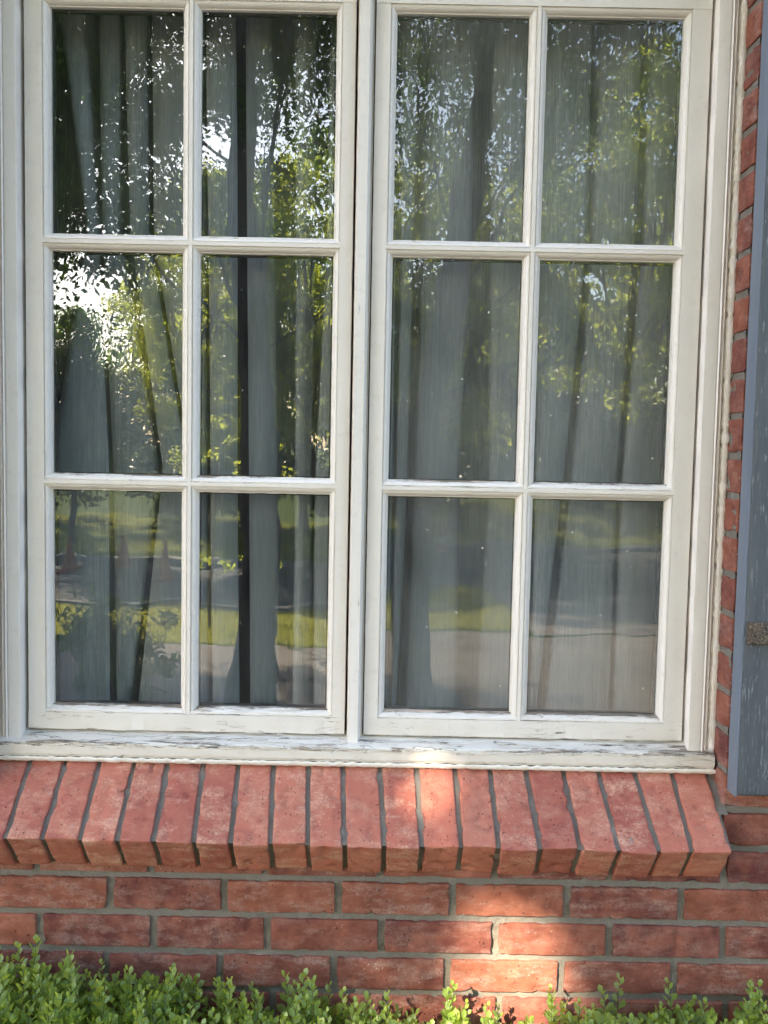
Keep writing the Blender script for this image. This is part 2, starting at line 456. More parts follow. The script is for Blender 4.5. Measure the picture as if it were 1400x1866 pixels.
# ------------------------------------------------------------------ brick sill (rowlock course, steeply weathered)
sill = MB(); sm = MB()
SA = math.atan2(.0945, .119); ca, sa = math.cos(SA), math.sin(SA)
O = np.array([0, -.064, 1.0835])              # front top edge
xj_f = [-.6295, -.5670, -.5038, -.4414, -.3786, -.3108, -.2485, -.1813, -.1176, -.0552, .0115, .0748, .1416, .2051, .2762, .3435, .4089, .4770, .5315]
xj_b = [-.6252, -.5620, -.5010, -.4382, -.3800, -.3145, -.2515, -.1893, -.1268, -.0652, .0023, .0680, .1366, .1990, .2636, .3300, .3935, .4590, .5252]
xj_f = [-.695]+xj_f+[.5995+.0045]; xj_b = [-.690]+xj_b+[.5890]
xj_f = [x*.9915 for x in xj_f]
xj_f = [-.7530]+xj_f; xj_b = [-.7540]+xj_b
for i in range(len(xj_f)-1):
    a0, a1, b0, b1 = xj_f[i], xj_f[i+1], xj_b[i], xj_b[i+1]
    s = random.random()*60; dn = random.uniform(-.0012, .0012); df = random.uniform(-.0022, .0022); tw = random.uniform(-.0012, .0012)
    def xf(p, a0=a0, a1=a1, b0=b0, b1=b1, dn=dn, df=df, tw=tw):
        u, l, h = p            # u 0..1 across * .0645, l along slope from the front, h depth below surface
        f = l/.152; q = u/.0645
        x = (a0+(a1-a0)*q)*(1-f)+(b0+(b1-b0)*q)*f
        yy = O[1]+(l+df)*ca+(h)*sa; zz = O[2]+(l+df)*sa-(h+dn+tw*(q-.5)*2)*ca
        return np.array([x, yy, zz])
    rbox(sill, (.0041, 0, 0), (.0645-.0041, .159, .088), .0028, 8, 20, 12, jit=.0011, seed=s,
         tone=(random.random(), random.random(), random.random()), xform=xf, rough=.0022)
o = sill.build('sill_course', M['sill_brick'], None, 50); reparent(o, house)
o['label'] = 'sloping course of pinkish bricks set on edge under the wooden sill'
vs = []; fs = []; NX, NL = 420, 26
path = [(.004+.155*j/18, .0057) for j in range(19)][::-1]+[(.0072, .0055+.084*j/7) for j in range(8)]
for i in range(NX+1):
    x = -.76+(.592+.76)*i/NX
    for (l, h) in path:
        w = nz(x, 4, l*3+h, 70)*.0008
        vs.append((x+(.003 if l > .01 else 0), O[1]+(l+w)*ca+(h+w)*sa, O[2]+l*sa-(h+w)*ca))
P = len(path)
for i in range(NX):
    for j in range(P-1): a = i*P+j; fs.append((a, a+1, a+P+1, a+P))
sm.add(vs, fs)
# end cap + wedge of mortar against the jamb
for xc in (.589, JX1+.006):
    pass
vs = [(.5885, O[1]+.02*ca, O[2]+.02*sa-.010), (.5885, .075, 1.178+.012), (JX1+.006, .075, 1.178+.012), (JX1+.006, .003, 1.120), (.5975, .003, 1.118), (.5885, .02, .99), (JX1+.006, .02, .99)]
NW = 24; vs = []; fs = []
for j in range(NW+1):
    l = .076+.10*j/NW
    for i in range(5):
        x = .580+.027*i/4; w = nz(x, 5, l, 80)*.002
        vs.append((x, O[1]+l*ca+.004*sa, O[2]+l*sa-.0058+w))
for j in range(NW):
    for i in range(4): a = j*5+i; fs.append((a, a+1, a+6, a+5))
sm.add(vs, fs)
reparent(sm.build('sill_mortar', M['mortar'], None, 60, normals=False), house)

# ================================================================== WINDOW
SF = .075                         # sash face plane
win = empty('casement_window', (-.045, .09, 1.2), 'cream painted wooden casement window with two six-pane sashes and peeling sill', 'window')
BEAD = [(0, 0), (.0001, .0036), (.0016, .0036), (.0018, .0020), (.0050, .0028), (.0075, .005), (.0092, .0074), (.0102, .0098), (.0103, .0112), (.0122, .0114), (.0125, .0125), (.0125, .020)]
BW = [.25, .55, .5, .3, .3, .35, .5, .7, .8, .9, 1, 1]
def member(t0, t1, b0, b1, shift=0.0, depth=.032, scale=1.0, k=1.0, upw=None):
    """cross-section of a sash member: flat from t0 to t1; b0/b1 moulded bead outside t0 / t1"""
    pr = []; w = []
    if b0:
        for (a, d), ww in reversed(list(zip(BEAD, BW))): pr.append((t0-a*scale, SF+d+shift)); w.append(ww*.35*k)
    else: pr += [(t0, SF+depth), (t0, SF+shift+.0022), (t0+.0007, SF+shift+.0006), (t0+.002, SF+shift)]; w += [.2, .5, .5, .1]
    if not b0: pass
    if b1:
        for (a, d), ww in zip(BEAD, BW): pr.append((t1+a*scale, SF+d+shift)); w.append(ww*(upw or .35)*k)
    else: pr += [(t1-.002, SF+shift), (t1-.0007, SF+shift+.0006), (t1, SF+shift+.0022), (t1, SF+depth)]; w += [.1, .5, .5, .2]
    return pr, w
ZB0, ZB1 = 1.229, 1.2605; ZM2, ZM1 = 1.6775, 2.0975; ZT0, ZT1 = 2.5085, 2.558
def sash(xl, xr, fl, fr, xm, glassmat, label, tilt, wearm):
    root = bpy.data.objects.new('sash', None); C.objects.link(root); root.parent = win
    root.matrix_parent_inverse = Matrix.Translation(-Vector(win.location)); root['label'] = label
    def put(mb, name, mat):
        o = mb.build(name, mat, root, 38); return o
    for (t0, t1, b0, b1, sd) in ((xl, fl, 0, 1, 1), (fr, xr, 1, 0, 2)):
        mb = MB(); pr, w = member(t0, t1, b0, b1, k=.5, scale=.9)
        extrude(mb, pr, 'z', ZB0+.001, ZT1, .012, .0004, sd+xl, w); put(mb, 'stile', M['paint_stile'])
    sc = 1.0
    mb = MB(); pr, w = member(xm-.0032, xm+.0032, 1, 1, scale=.98, k=.5)
    extrude(mb, pr, 'z', ZB1-.002, ZT0, .012, .0004, xl+3, w); put(mb, 'muntin', M['paint_stile'])
    for zc, kk, j in ((ZM1, .55, .0004), (ZM2, .95, .0006)):
        mb = MB(); pr, w = member(zc-.0032, zc+.0032, 1, 1, -.0009, scale=.93, k=.88, upw=.95*kk*wearm)
        extrude(mb, pr, 'x', fl-.0026, fr+.0026, .004, j, zc+xl, w); put(mb, 'muntin', M['paint_rail'])
    mb = MB(); pr, w = member(ZB0, ZB1, 0, 1, -.0009, k=1, upw=1.0*wearm)
    w[0:4] = [.5, .9, .9, .35]
    extrude(mb, pr, 'x', xl+.0005, xr-.0005, .004, .0007, xl, w); put(mb, 'rail', M['paint_rail'])
    mb = MB(); pr, w = member(ZT0, ZT1, 1, 0, -.0009, k=.3)
    extrude(mb, pr, 'x', xl+.0005, xr-.0005, .01, .0003, xl, w); put(mb, 'rail', M['paint'])
    xs = [(fl+.006, xm-.008), (xm+.008, fr-.006)]
    zs = [(ZB1+.006, ZM2-.008), (ZM2+.008, ZM1-.008), (ZM1+.008, ZT0-.006)]
    for (a, b) in xs:
        for (c, d) in zs:
            mb = MB(); cx, cz = (a+b)/2, (c+d)/2; y = SF+.016
            tx = tilt+random.uniform(-.0016, .0016); ty = random.uniform(-.0016, .0016)
            vs = [(x-cx, yy+(z-cz)*tx+(x-cx)*ty-y, z-cz) for yy in (y, y+.003) for x in (a, b) for z in (c, d)]
            mb.add(vs, [(0, 1, 3, 2), (4, 5, 7, 6), (0, 1, 5, 4), (2, 3, 7, 6), (0, 2, 6, 4), (1, 3, 7, 5)])
            o = mb.build('pane', glassmat, root); o.location = (cx, y, cz)
    # black strips: the frame's reflection and shade at pane edges, put into colour
    mb = MB()
    for (a, b) in xs:
        for (c, d) in zs:
            for q in ((a, c, a+.0085, d), (b-.0085, c, b, d), (a, c, b, c+.0085), (a, d-.0095, b, d)):
                rbox(mb, (q[0], SF+.0215, q[1]), (q[2], SF+.031, q[3]), .0005)
    mb.build('pane_edge_reflection', M['black'], root)
    return root
sash(-.6355, -.0640, -.6045, -.0865, -.3470, M['glass'], 'left sash of six panes', .0, 1.0)
sash(-.0297, .5465, -.0045, .5130, .2505, M['glass_hazy'], 'right sash of six dustier panes', -.0125, 1.15)

def wput(mb, name, mat, sm_=38): return reparent(mb.build(name, mat, None, sm_), win)
# outer frame: moulded casings, head
CAS = [(.5515, .130), (.5515, .0560), (.5522, .0552), (.5535, .055), (.5725, .055), (.5730, .0578), (.5742, .0578), (.5750, .0548), (.5768, .0535), (.5786, .0548), (.5796, .0580), (.5810, .0582), (.5822, .0565), (.5838, .0562), (.5850, .0590), (.5880, .0640), (.5935, .0665), (.5935, .130)]
mb = MB(); extrude(mb, CAS, 'z', 1.205, 2.60, .02, .0004, 4, [.1]*len(CAS)); wput(mb, 'casing', M['paint_stile'])
mb = MB(); extrude(mb, [(-.0905-x, y) for x, y in CAS], 'z', 1.205, 2.60, .02, .0004, 9, [.15]*len(CAS)); wput(mb, 'casing', M['paint_stile'])
mb = MB(); extrude(mb, [(2.563, .13), (2.563, .056), (2.565, .055), (2.59, .055), (2.592, .052), (2.60, .052), (2.612, .066), (2.612, .13)], 'x', -.684, .5935, .05, .0003); wput(mb, 'head', M['paint'])
# stops behind the sashes, near-black so the gaps' shade is in their colour
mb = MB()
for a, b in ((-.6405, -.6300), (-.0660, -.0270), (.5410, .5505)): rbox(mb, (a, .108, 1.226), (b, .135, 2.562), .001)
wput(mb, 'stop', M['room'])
mb = MB(); extrude(mb, [(-.0600, .120), (-.0600, .0800), (-.0575, .0795), (-.0575, .0615), (-.0565, .0600), (-.0397, .0600), (-.0385, .0615), (-.0385, .0770), (-.0350, .0775), (-.0350, .0830), (-.0318, .0835), (-.0318, .120)], 'z', 1.2135, 2.565, .012, .0004, 3, [.0, .1, .1, .12, .2, .2, .12, .1, .1, .1, .1, .0])
wput(mb, 'mullion', M['paint_stile'])
# wooden sill
SP = [(.140, 1.2262), (.0790, 1.2256), (.0760, 1.2235), (.0700, 1.2220), (.0600, 1.2195), (.0510, 1.2172), (.0470, 1.2158), (.0450, 1.2138), (.0443, 1.2108), (.0441, 1.205), (.0443, 1.199), (.0446, 1.1935), (.0470, 1.1925), (.0478, 1.1885), (.0545, 1.1868), (.140, 1.1868)]
SW = [0, .25, .55, .65, .62, .7, .95, 1.0, .9, .35, .25, .3, .5, .4, 0, 0]
mb = MB(); vs = []; N = 340; Pn = len(SP); ws = []
for i in range(N+1):
    x = JX0+.003+(JX1-JX0-.006)*i/N
    end = max(0, (x-.40)/.19)       # rotten at the right-hand end
    for j, (y, z) in enumerate(SP):
        ja = .0007+.0007*SW[j]
        vs.append((x, y+nz(x, j*.4, 1, 45)*ja+nz(x, j, 3, 160)*ja*.5, z+nz(x, j*.4, 7, 45)*ja+nz(x, j, 9, 160)*ja*.5)); ws.append(min(1.25, SW[j]*(.93+.15*nz(x, 0, 5, 6))+end*.22*(SW[j] > .2)))
fs = [(i*Pn+j, i*Pn+j+1, (i+1)*Pn+j+1, (i+1)*Pn+j) for i in range(N) for j in range(Pn-1)]
fs += [tuple(range(Pn)), tuple(N*Pn+j for j in range(Pn))]
mb.add(vs, fs, ws); wput(mb, 'wooden_sill', M['paint_sill'])['label'] = 'weathered wooden sill with cracked and peeling cream paint'
# caulk
mb = MB()
def bead(path_fn, n, r, seed):
    vs = []; K = 9
    for i in range(n+1):
        p, nrm, side = path_fn(i/n); rr = r*(1+.35*nz(i*.05, seed, 0, 3)+.25*nz(i*.3, seed, 2, 3)); rs = r*(1+.6*nz(i*.09, seed+3, 0, 3))
        for k in range(K):
            a = math.pi*k/(K-1)
            vs.append(Vector(p)+Vector(nrm)*math.sin(a)*rr*.7+Vector(side)*math.cos(a)*rs)
    mb.add(vs, [(i*K+k, i*K+k+1, (i+1)*K+k+1, (i+1)*K+k) for i in range(n) for k in range(K-1)])
bead(lambda t: ((.5960, .0640, 1.182+1.42*t), (0, -1, 0), (1, 0, 0)), 420, .0078, 1)
bead(lambda t: ((-.6885, .0665, 1.182+1.42*t), (0, -1, 0), (1, 0, 0)), 200, .0062, 2)
bead(lambda t: ((JX0+(JX1-JX0)*t, .0500, 1.1835), (0, -.8, -.6), (0, -.6, .8)), 420, .0058, 3)
wput(mb, 'caulk', M['caulk'], 60)
# curling paint flakes
fl = MB()
def flake(x, y, z, L, wd, lift, ang=0, up=1):
    n = max(3, int(L/.003)); vs = []; fs = []; s0 = random.random()*90
    for i in range(n+1):
        t = i/n; env = math.sin(math.pi*min(1, max(0, t)))**.5
        ww = wd*env*(.7+.6*nz(s0, t*3, 0, 2)); lf = lift*math.sin(math.pi*t)*(.7+.9*nz(s0, t*2, 4, 2))
        cx = x+(t-.5)*L*math.cos(ang); cz = z+(t-.5)*L*math.sin(ang)+nz(s0, t*4, 8, 1.5)*.0012
        vs += [(cx, y+.0003-lf*.1, cz), (cx, y-.0004-lf*.7, cz+up*ww*.6), (cx, y-.0003-lf, cz+up*ww)]
    for i in range(n):
        for j in range(2): a = i*3+j; fs.append((a, a+1, a+4, a+3))
    fl.add(vs, fs)
for i in range(420):
    q = random.random()
    if q < .45:    # sill nose
        x = random.uniform(-.66, .58); flake(x, .0440, 1.2125+random.uniform(-.003, .002), random.uniform(.008, .05), random.uniform(.0008, .0032), random.uniform(.0004, .0022), random.uniform(-.08, .08), random.choice((1, -1)))
    elif q < .62:
        x = random.uniform(-.64, .57); yy = random.uniform(.052, .074); flake(x, yy, 1.2178+(yy-.052)*.23+.0008, random.uniform(.01, .045), .0006, .0016, random.uniform(-.05, .05))
    elif q < .85:  # bead above the bottom rails
        x = random.choice((random.uniform(-.59, -.10), random.uniform(.01, .50))); flake(x, SF+random.uniform(.001, .009), random.uniform(1.2615, 1.2705), random.uniform(.006, .035), random.uniform(.0006, .002), random.uniform(.0004, .0014), random.uniform(-.15, .15), random.choice((1, -1)))
    elif q < .93:
        x = random.choice((random.uniform(-.62, -.08), random.uniform(-.02, .53))); flake(x, SF-.001, ZB0+random.uniform(-.001, .002), random.uniform(.008, .04), .0012, .0009, 0, random.choice((1, -1)))
    else:
        zc = random.choice((ZM2, ZM2, ZM1)); x = random.choice((random.uniform(-.59, -.10), random.uniform(.01, .50))); flake(x, SF+.004, zc+.0032+random.uniform(.002, .009), random.uniform(.006, .03), .0012, .0009, 0, 1)
wput(fl, 'paint_flakes', M['flake'], None)
# a loose thread of dry grass lying across the left half of the sill
st = MB()
tube(st, [(-.30, .066, 1.2225), (-.24, .058, 1.2215), (-.18, .050, 1.2195), (-.12, .047, 1.2185), (-.075, .055, 1.222)], [.0004, .0005, .0005, .0004, .0002], 5)
tube(st, [(-.185, .0725, 1.262), (-.180, .0722, 1.245), (-.181, .066, 1.2235)], [.0004, .0005, .0003], 5)
tag(st.build('dry_grass_stem', M['flake']), 'thin pale dry grass stems stuck across the left half of the wooden sill', 'dry grass')

# ------------------------------------------------------------------ shutter
sh = empty('shutter', (.75, -.03, 1.17), 'blue-grey painted wooden shutter with rusty hinge strap beside the window', 'shutter')
def sput(mb, name, mat, parent=sh, s=40): return reparent(mb.build(name, mat, None, s), sh)
mb = MB(); rbox(mb, (.6035, -.0460, 1.1745), (1.000, -.0100, 2.75), .0045, 30, 3, 80, jit=.0005, seed=3); sput(mb, 'board', M['shutter'])
mb = MB(); extrude(mb, [(.5995, -.0115), (.5995, -.0400), (.6012, -.0443), (.6035, -.0450), (.6035, -.0115)], 'z', 1.1735, 2.75, .02, .0004, 5); sput(mb, 'lit_edge_face', M['shutter_lit_edge'])  # side face of the board, its lit tone carried by the colour
for (x, z, r) in ((.622, 1.377, .0042), (.664, 1.362, .007), (.628, 1.97, .006), (.655, 1.205, .006)):
    mb = MB(); vs = []; fs = []; K = 14
    for j, (q, h) in enumerate(((1.25, .0), (1, .0010), (.75, .0008), (.5, -.0002), (.0, -.0004))):
        for k in range(K):
            a = 2*math.pi*k/K; vs.append((x+math.cos(a)*r*q*(1+.1*nz(k, x, z, 3)), -.0461-h, z+math.sin(a)*r*q))
    for j in range(4):
        for k in range(K): fs.append((j*K+k, j*K+(k+1) % K, (j+1)*K+(k+1) % K, (j+1)*K+k))
    mb.add(vs, fs); sput(mb, 'screw_head', M['shutter'])
mb = MB(); rbox(mb, (.6005+.0065, -.0530, 1.4345), (.985, -.0455, 1.4715), .0016, 60, 1, 8, jit=.0010, seed=8); sput(mb, 'hinge_strap', M['rust'])['label'] = 'rusty brown metal hinge strap'
for zz in (1.40, 2.40): mb = MB(); rbox(mb, (.615, -.0115, zz), (.985, -.001, zz+.07), .002); sput(mb, 'batten', M['shutter'])

# ------------------------------------------------------------------ room behind
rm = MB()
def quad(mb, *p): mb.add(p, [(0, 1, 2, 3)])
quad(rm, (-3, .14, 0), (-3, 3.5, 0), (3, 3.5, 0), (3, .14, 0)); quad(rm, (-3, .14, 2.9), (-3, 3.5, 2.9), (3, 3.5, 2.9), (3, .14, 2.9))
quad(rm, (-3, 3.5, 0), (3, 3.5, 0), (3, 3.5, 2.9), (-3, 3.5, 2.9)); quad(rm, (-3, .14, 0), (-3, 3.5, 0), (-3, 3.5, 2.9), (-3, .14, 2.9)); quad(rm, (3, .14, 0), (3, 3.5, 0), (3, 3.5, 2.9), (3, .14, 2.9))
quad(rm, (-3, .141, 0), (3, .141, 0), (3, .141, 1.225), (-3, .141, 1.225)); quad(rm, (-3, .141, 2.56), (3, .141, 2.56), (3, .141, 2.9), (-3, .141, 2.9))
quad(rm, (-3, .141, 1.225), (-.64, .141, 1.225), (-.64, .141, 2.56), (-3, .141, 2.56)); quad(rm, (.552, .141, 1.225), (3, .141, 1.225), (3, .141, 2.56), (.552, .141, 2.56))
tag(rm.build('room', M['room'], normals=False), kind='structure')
# ------------------------------------------------------------------ curtains
def cx_of(u, v):   # horizontal position on the curtain plane for a design column
    return (u-700+(v-933)*.0195)/1700*1.78*(1+(v-815)/1700*.07)
KV = [30, 430, 870, 1280]; KZ = [2.56, 2.14, 1.70, 1.22]
def curtain(folds, label, y0, seed):
    """folds: (left edge at 4 heights, right edge at 4 heights, front depth, valley depth after it at 4 heights)"""
    NZ = 70; cols = []
    for zi in range(NZ+1):
        z = 2.75-(2.75-1.02)*zi/NZ
        def itp(a): return float(np.interp(-z, [-k for k in KZ], a))
        row = []
        for fi, (L, Rr, dpt, vd) in enumerate(folds):
            xl = itp([cx_of(u, v) for u, v in zip(L, KV)]); xr = itp([cx_of(u, v) for u, v in zip(Rr, KV)])
            xl += nz(fi*3.1+seed, 0, z, 1.6)*.003; xr += nz(fi*3.1+seed, 5, z, 1.6)*.003
            w = xr-xl; d0 = y0+dpt
            row += [(xl+w*.02, d0+.030), (xl, d0+.012), (xl+w*.05, d0+.002), (xl+w*.3, d0-.004), (xl+w*.6, d0-.001+nz(fi, z, 1, 2)*.004), (xl+w*.9, d0+.004), (xr, d0+.010), (xr-w*.06, d0+.030)]
            if fi+1 < len(folds):
                nl = itp([cx_of(u, v) for u, v in zip(folds[fi+1][0], KV)]); v_ = itp(vd)
                g = nl-xr
                row += [(xr+g*.1-.004, d0+.03+v_*.6), (xr+g*.35, d0+.035+v_), (xr+g*.7, d0+.033+v_), (nl-g*.05+.004, d0+.03+v_*.6)]
        cols.append([(x, y+nz(x*2, z, seed, 3)*.003, z) for x, y in row])
    n = len(cols[0]); mb = MB()
    mb.add([p for r_ in cols for p in r_], [(i*n+j, i*n+j+1, (i+1)*n+j+1, (i+1)*n+j) for i in range(NZ) for j in range(n-1)])
    return tag(mb.build('curtain', M['curtain'], None, 75, normals=False), label, 'curtain', 'sheer curtains behind the window')
Q = [.05]*4
curtain([([30, 32, 30, 30], [50, 60, 70, 75], .06, [.10, .10, .05, .02]),
         ([108, 165, 95, 92], [156, 182, 205, 207], .0, [.05, .05, .008, .02]),
         ([182, 190, 209, 213], [222, 222, 292, 236], .012, [.02, .02, .03, .06]),
         ([232, 240, 299, 252], [268, 275, 345, 338], .004, [.035]*4),
         ([276, 282, 352, 352], [372, 376, 380, 384], .010, [.004]*4),
         ([378, 382, 386, 390], [432, 434, 436, 441], .0, [.16]*4)],
        'grey sheer curtain hanging behind the left sash, ending at a narrow dark gap', .175, 1)
curtain([([450, 454, 455, 458], [497, 502, 508, 512], .0, [.045]*4),
         ([538, 540, 540, 534], [580, 577, 570, 566], .0, [.03, .03, .01, .01]),
         ([604, 597, 575, 571], [640, 640, 640, 640], .008, [.05]*4),
         ([662, 662, 662, 662], [722, 722, 715, 705], .02, [.02]*4),
         ([732, 730, 724, 714], [765, 756, 742, 722], .022, [.05]*4),
         ([783, 772, 756, 738], [862, 858, 835, 831], .0, [.05]*4),
         ([899, 894, 890, 868], [968, 965, 962, 950], .006, [.02]*4),
         ([985, 980, 975, 965], [1080, 1070, 1028, 975], .016, [.02]*4),
         ([1092, 1080, 1040, 990], [1168, 1154, 1120, 1105], .0, [.04, .04, .02, .02]),
         ([1186, 1170, 1130, 1115], [1240, 1235, 1205, 1182], .008, [.04]*4),
         ([1262, 1262, 1240, 1215], [1300, 1300, 1300, 1300], .02, [.04]*4)],
        'wider grey sheer curtain with deep folds hanging behind the right sash', .175, 2)

# ================================================================== GROUND AND STREET (behind the viewer, seen in the panes)
def gz(y):
    return float(np.interp(-y, [-10, 6.2, 10.0, 14.0, 14.2, 19, 24, 60, 400], [0, 0, -.33, -.35, -.25, -.02, .25, .8, 1.0]))
g = MB(); xs = [-300, -80, -40]+[x*2 for x in range(-15, 16)]+[40, 80, 300]
ys = [-300, -150, -60, -40, -30, -27, -24, -22, -20, -18, -16, -14.6, -14.25, -14.15, -14.0, -12, -10, -9, -8, -7, -6.2, -5, -3, -1.2, 0, 5, 60, 300]
vs = [(x, y, gz(y)+(.05*nz(x, y, 0, .15) if y < -15 else 0)) for x in xs for y in ys]; n = len(ys)
g.add(vs, [(i*n+j, i*n+j+1, (i+1)*n+j+1, (i+1)*n+j) for i in range(len(xs)-1) for j in range(n-1)])
tag(g.build('ground', M['grass'], None, 60, normals=False), kind='structure')
def sheet(name, pts_y, x0, x1, mat, dz=.004, wavy=0):
    mb = MB(); X = np.linspace(x0, x1, 40); vs = []
    for x in X:
        for k, y in enumerate(pts_y):
            yy = y+(wavy*nz(x, k*7, 0, .8) if k in (0, len(pts_y)-1) else 0); vs.append((x, yy, gz(yy)+dz))
    n = len(pts_y); mb.add(vs, [(i*n+j, i*n+j+1, (i+1)*n+j+1, (i+1)*n+j) for i in range(39) for j in range(n-1)])
    return tag(mb.build(name, mat, normals=False), kind='structure')
sheet('planting_bed', [-1.2, -.6, .0], -6, 6, M['mulch'], .006, .1)
sheet('driveway', [-6.2, -4.5, -3, -1.15], -30, 30, M['drive'], .004, .1)
sheet('driveway_apron', [-10.0, -9, -8, -7, -6.3], 1.35, 9, M['drive'], .008)
sheet('street', [-13.95, -13, -12, -11, -10.05], -120, 120, M['asphalt'], .006)
cb = MB()
for y0, y1, z in ((-10.05, -9.90, -.34), (-14.15, -13.98, -.35)):
    for a, b in ((-60, 1.3 if y0 > -12 else 60), ) + (((9.1, 60),) if y0 > -12 else ()): rbox(cb, (a, y0, z-.1), (b, y1, z+.09), .01, 1, 1, 1)
tag(cb.build('kerb', M['concrete'], None, 40), kind='structure')
# near lawn blades: stuff
def blades(name, x0, x1, y0, y1, N, h):
    P = np.zeros((N, 3, 3)); x = rng.uniform(x0, x1, N); y = rng.uniform(y0, y1, N); z = np.array([gz(v) for v in y]); a = rng.uniform(0, 6.28, N); hh = h*rng.uniform(.5, 1.3, N)
    for k, s in ((0, -1), (1, 1)): P[:, k, 0] = x+s*np.cos(a)*.004; P[:, k, 1] = y+s*np.sin(a)*.004; P[:, k, 2] = z
    P[:, 2, 0] = x+rng.normal(0, .02, N); P[:, 2, 1] = y+rng.normal(0, .02, N); P[:, 2, 2] = z+hh
    me = bpy.data.meshes.new(name); me.from_pydata(P.reshape(-1, 3).tolist(), [], np.arange(N*3).reshape(-1, 3).tolist()); me.materials.append(M['blade'])
    o = bpy.data.objects.new(name, me); C.objects.link(o); return o
tag(blades('grass', -8, 1.3, -9.85, -6.3, 90000, .05), 'short sunlit lawn grass between driveway and street', 'grass', kind='stuff')

tag(blades('grass', -9, 6, -19.5, -14.3, 60000, .07), 'short lawn grass on the far side of the street, sunlit in patches', 'grass', kind='stuff')
# ================================================================== TREES
SPOT = Vector((.235, 0, .86))
def leaf_cloud(centers, radii, per, size, tones, carve=True, asp=.5, droop=0):
    """numpy arrays of folded rhombic leaves scattered in clumps"""
    cs = np.repeat(np.array(centers), per, axis=0); rs = np.repeat(np.array(radii), per)
    N = len(cs); d = rng.normal(0, 1, (N, 3)); d /= np.linalg.norm(d, axis=1)[:, None]
    p = cs+d*(rs*rng.random(N)**.45)[:, None]*np.array([1, 1, .75])
    t = rng.normal(0, 1, (N, 3)); t[:, 2] -= droop; t /= np.linalg.norm(t, axis=1)[:, None]
    u = np.cross(t, rng.normal(0, 1, (N, 3))); u /= np.linalg.norm(u, axis=1)[:, None]; w = np.cross(t, u)
    L = size*rng.uniform(.6, 1.35, N)[:, None]
    V = np.stack([p-t*L*.5, p+u*L*asp*.5+w*L*.10-t*L*.05, p+t*L*.5, p-u*L*asp*.5+w*L*.10-t*L*.05], 1)
    tone = np.repeat(rng.random(len(centers)), per)*.6+rng.random(N)*.4
    return V, tone
def leaf_obj(name, V, tone, mat, parent):
    N = len(V); me = bpy.data.meshes.new(name)
    me.vertices.add(N*4); me.vertices.foreach_set('co', V.reshape(-1).astype(np.float32))
    me.loops.add(N*4); me.loops.foreach_set('vertex_index', np.arange(N*4, dtype=np.int32))
    me.polygons.add(N); me.polygons.foreach_set('loop_start', np.arange(0, N*4, 4, dtype=np.int32)); me.polygons.foreach_set('loop_total', np.full(N, 4, dtype=np.int32))
    a = me.attributes.new('tone', 'FLOAT', 'POINT'); a.data.foreach_set('value', np.repeat(tone, 4).astype(np.float32))
    me.materials.append(mat); me.update(calc_edges=True); me.validate()
    o = bpy.data.objects.new(name, me); C.objects.link(o); o.parent = parent; return o
def carve(V, tone, base, rad, P=SPOT, keep=.0):
    c = V.mean(1)+np.array(base)-np.array(P); s = np.array(SUN); t = c@s; dist = np.linalg.norm(c-t[:, None]*s, axis=1)
    k = (dist > rad) | (rng.random(len(V)) < keep); return V[k], tone[k]
CARVES = []   # (point on the wall, radius, fraction kept)
def in_gap(base, a, b):
    for P, rad, keep in CARVES[:6]:
        for k in range(13):
            c = Vector(base)+a+(b-a)*(k/12)-P
            if (c-SUN*c.dot(SUN)).length < rad+.12: return True
    return False
def tree(label, base, h, trunk_r, crown, nclump, per, size, mat, group=None, clump_r=.45, lean=(0, 0), cat='tree', name='tree', hollow=.35, seed=0, droop=0, limb=.42, asp=.5):
    """crown: (cx, cy, cz, rx, ry, rz) relative to the base"""
    rs = np.random.default_rng(seed+100)
    root = empty(name, base, label, cat, group)
    cx, cy, cz, rx, ry, rz = crown
    top = Vector((cx*.6, cy*.6, cz+rz*.45))
    tr = MB(); K = 12
    pts = [Vector((top.x*(i/K)**1.6+lean[0]*math.sin(i*.8)*.06, top.y*(i/K)**1.6+lean[1]*math.sin(i*.7+1)*.06, top.z*i/K)) for i in range(K+1)]
    rad = [trunk_r*(1.35 if i == 0 else 1)*(1-.72*i/K) for i in range(K+1)]
    tube(tr, pts, rad, 14, .22, seed)
    cen = []; rr = []
    for i in range(nclump):
        d = rs.normal(0, 1, 3); d /= np.linalg.norm(d); q = hollow+(1-hollow)*rs.random()**.6
        c = np.array([cx, cy, cz])+d*q*np.array([rx, ry, rz]); cen.append(c); rr.append(clump_r*rs.uniform(.55, 1.3))
    for i in range(0, nclump, max(1, nclump//(34 if limb > .3 else 22))):
        c = Vector(cen[i]); k = rs.integers(4, K); s = pts[k]; mid = (s+c)/2+Vector((0, 0, -.12*rx*.3))+Vector(rs.normal(0, .12, 3))
        if in_gap(base, s, mid) or in_gap(base, mid, c): continue
        r0 = max(.006, rad[k]*limb); tube(tr, [s, (s+mid)/2+Vector(rs.normal(0, .05, 3)), mid, (mid+c)/2+Vector(rs.normal(0, .08, 3)), c], [r0, r0*.8, r0*.6, r0*.4, r0*.15], 6)
        for _ in range(3):
            e = c+Vector(rs.normal(0, clump_r*.8, 3))
            if not in_gap(base, mid, e): tube(tr, [mid, (mid+e)/2+Vector(rs.normal(0, .08, 3)), e], [r0*.35, r0*.2, r0*.06], 5)
    o = tr.build('trunk', M['bark'], root, 60)
    V, tn = leaf_cloud(cen, rr, per, size, None, droop=droop, asp=asp)
    for P, rad_, keep in CARVES: V, tn = carve(V, tn, base, rad_, P, keep)
    leaf_obj('crown', V, tn, mat, root)
    return root
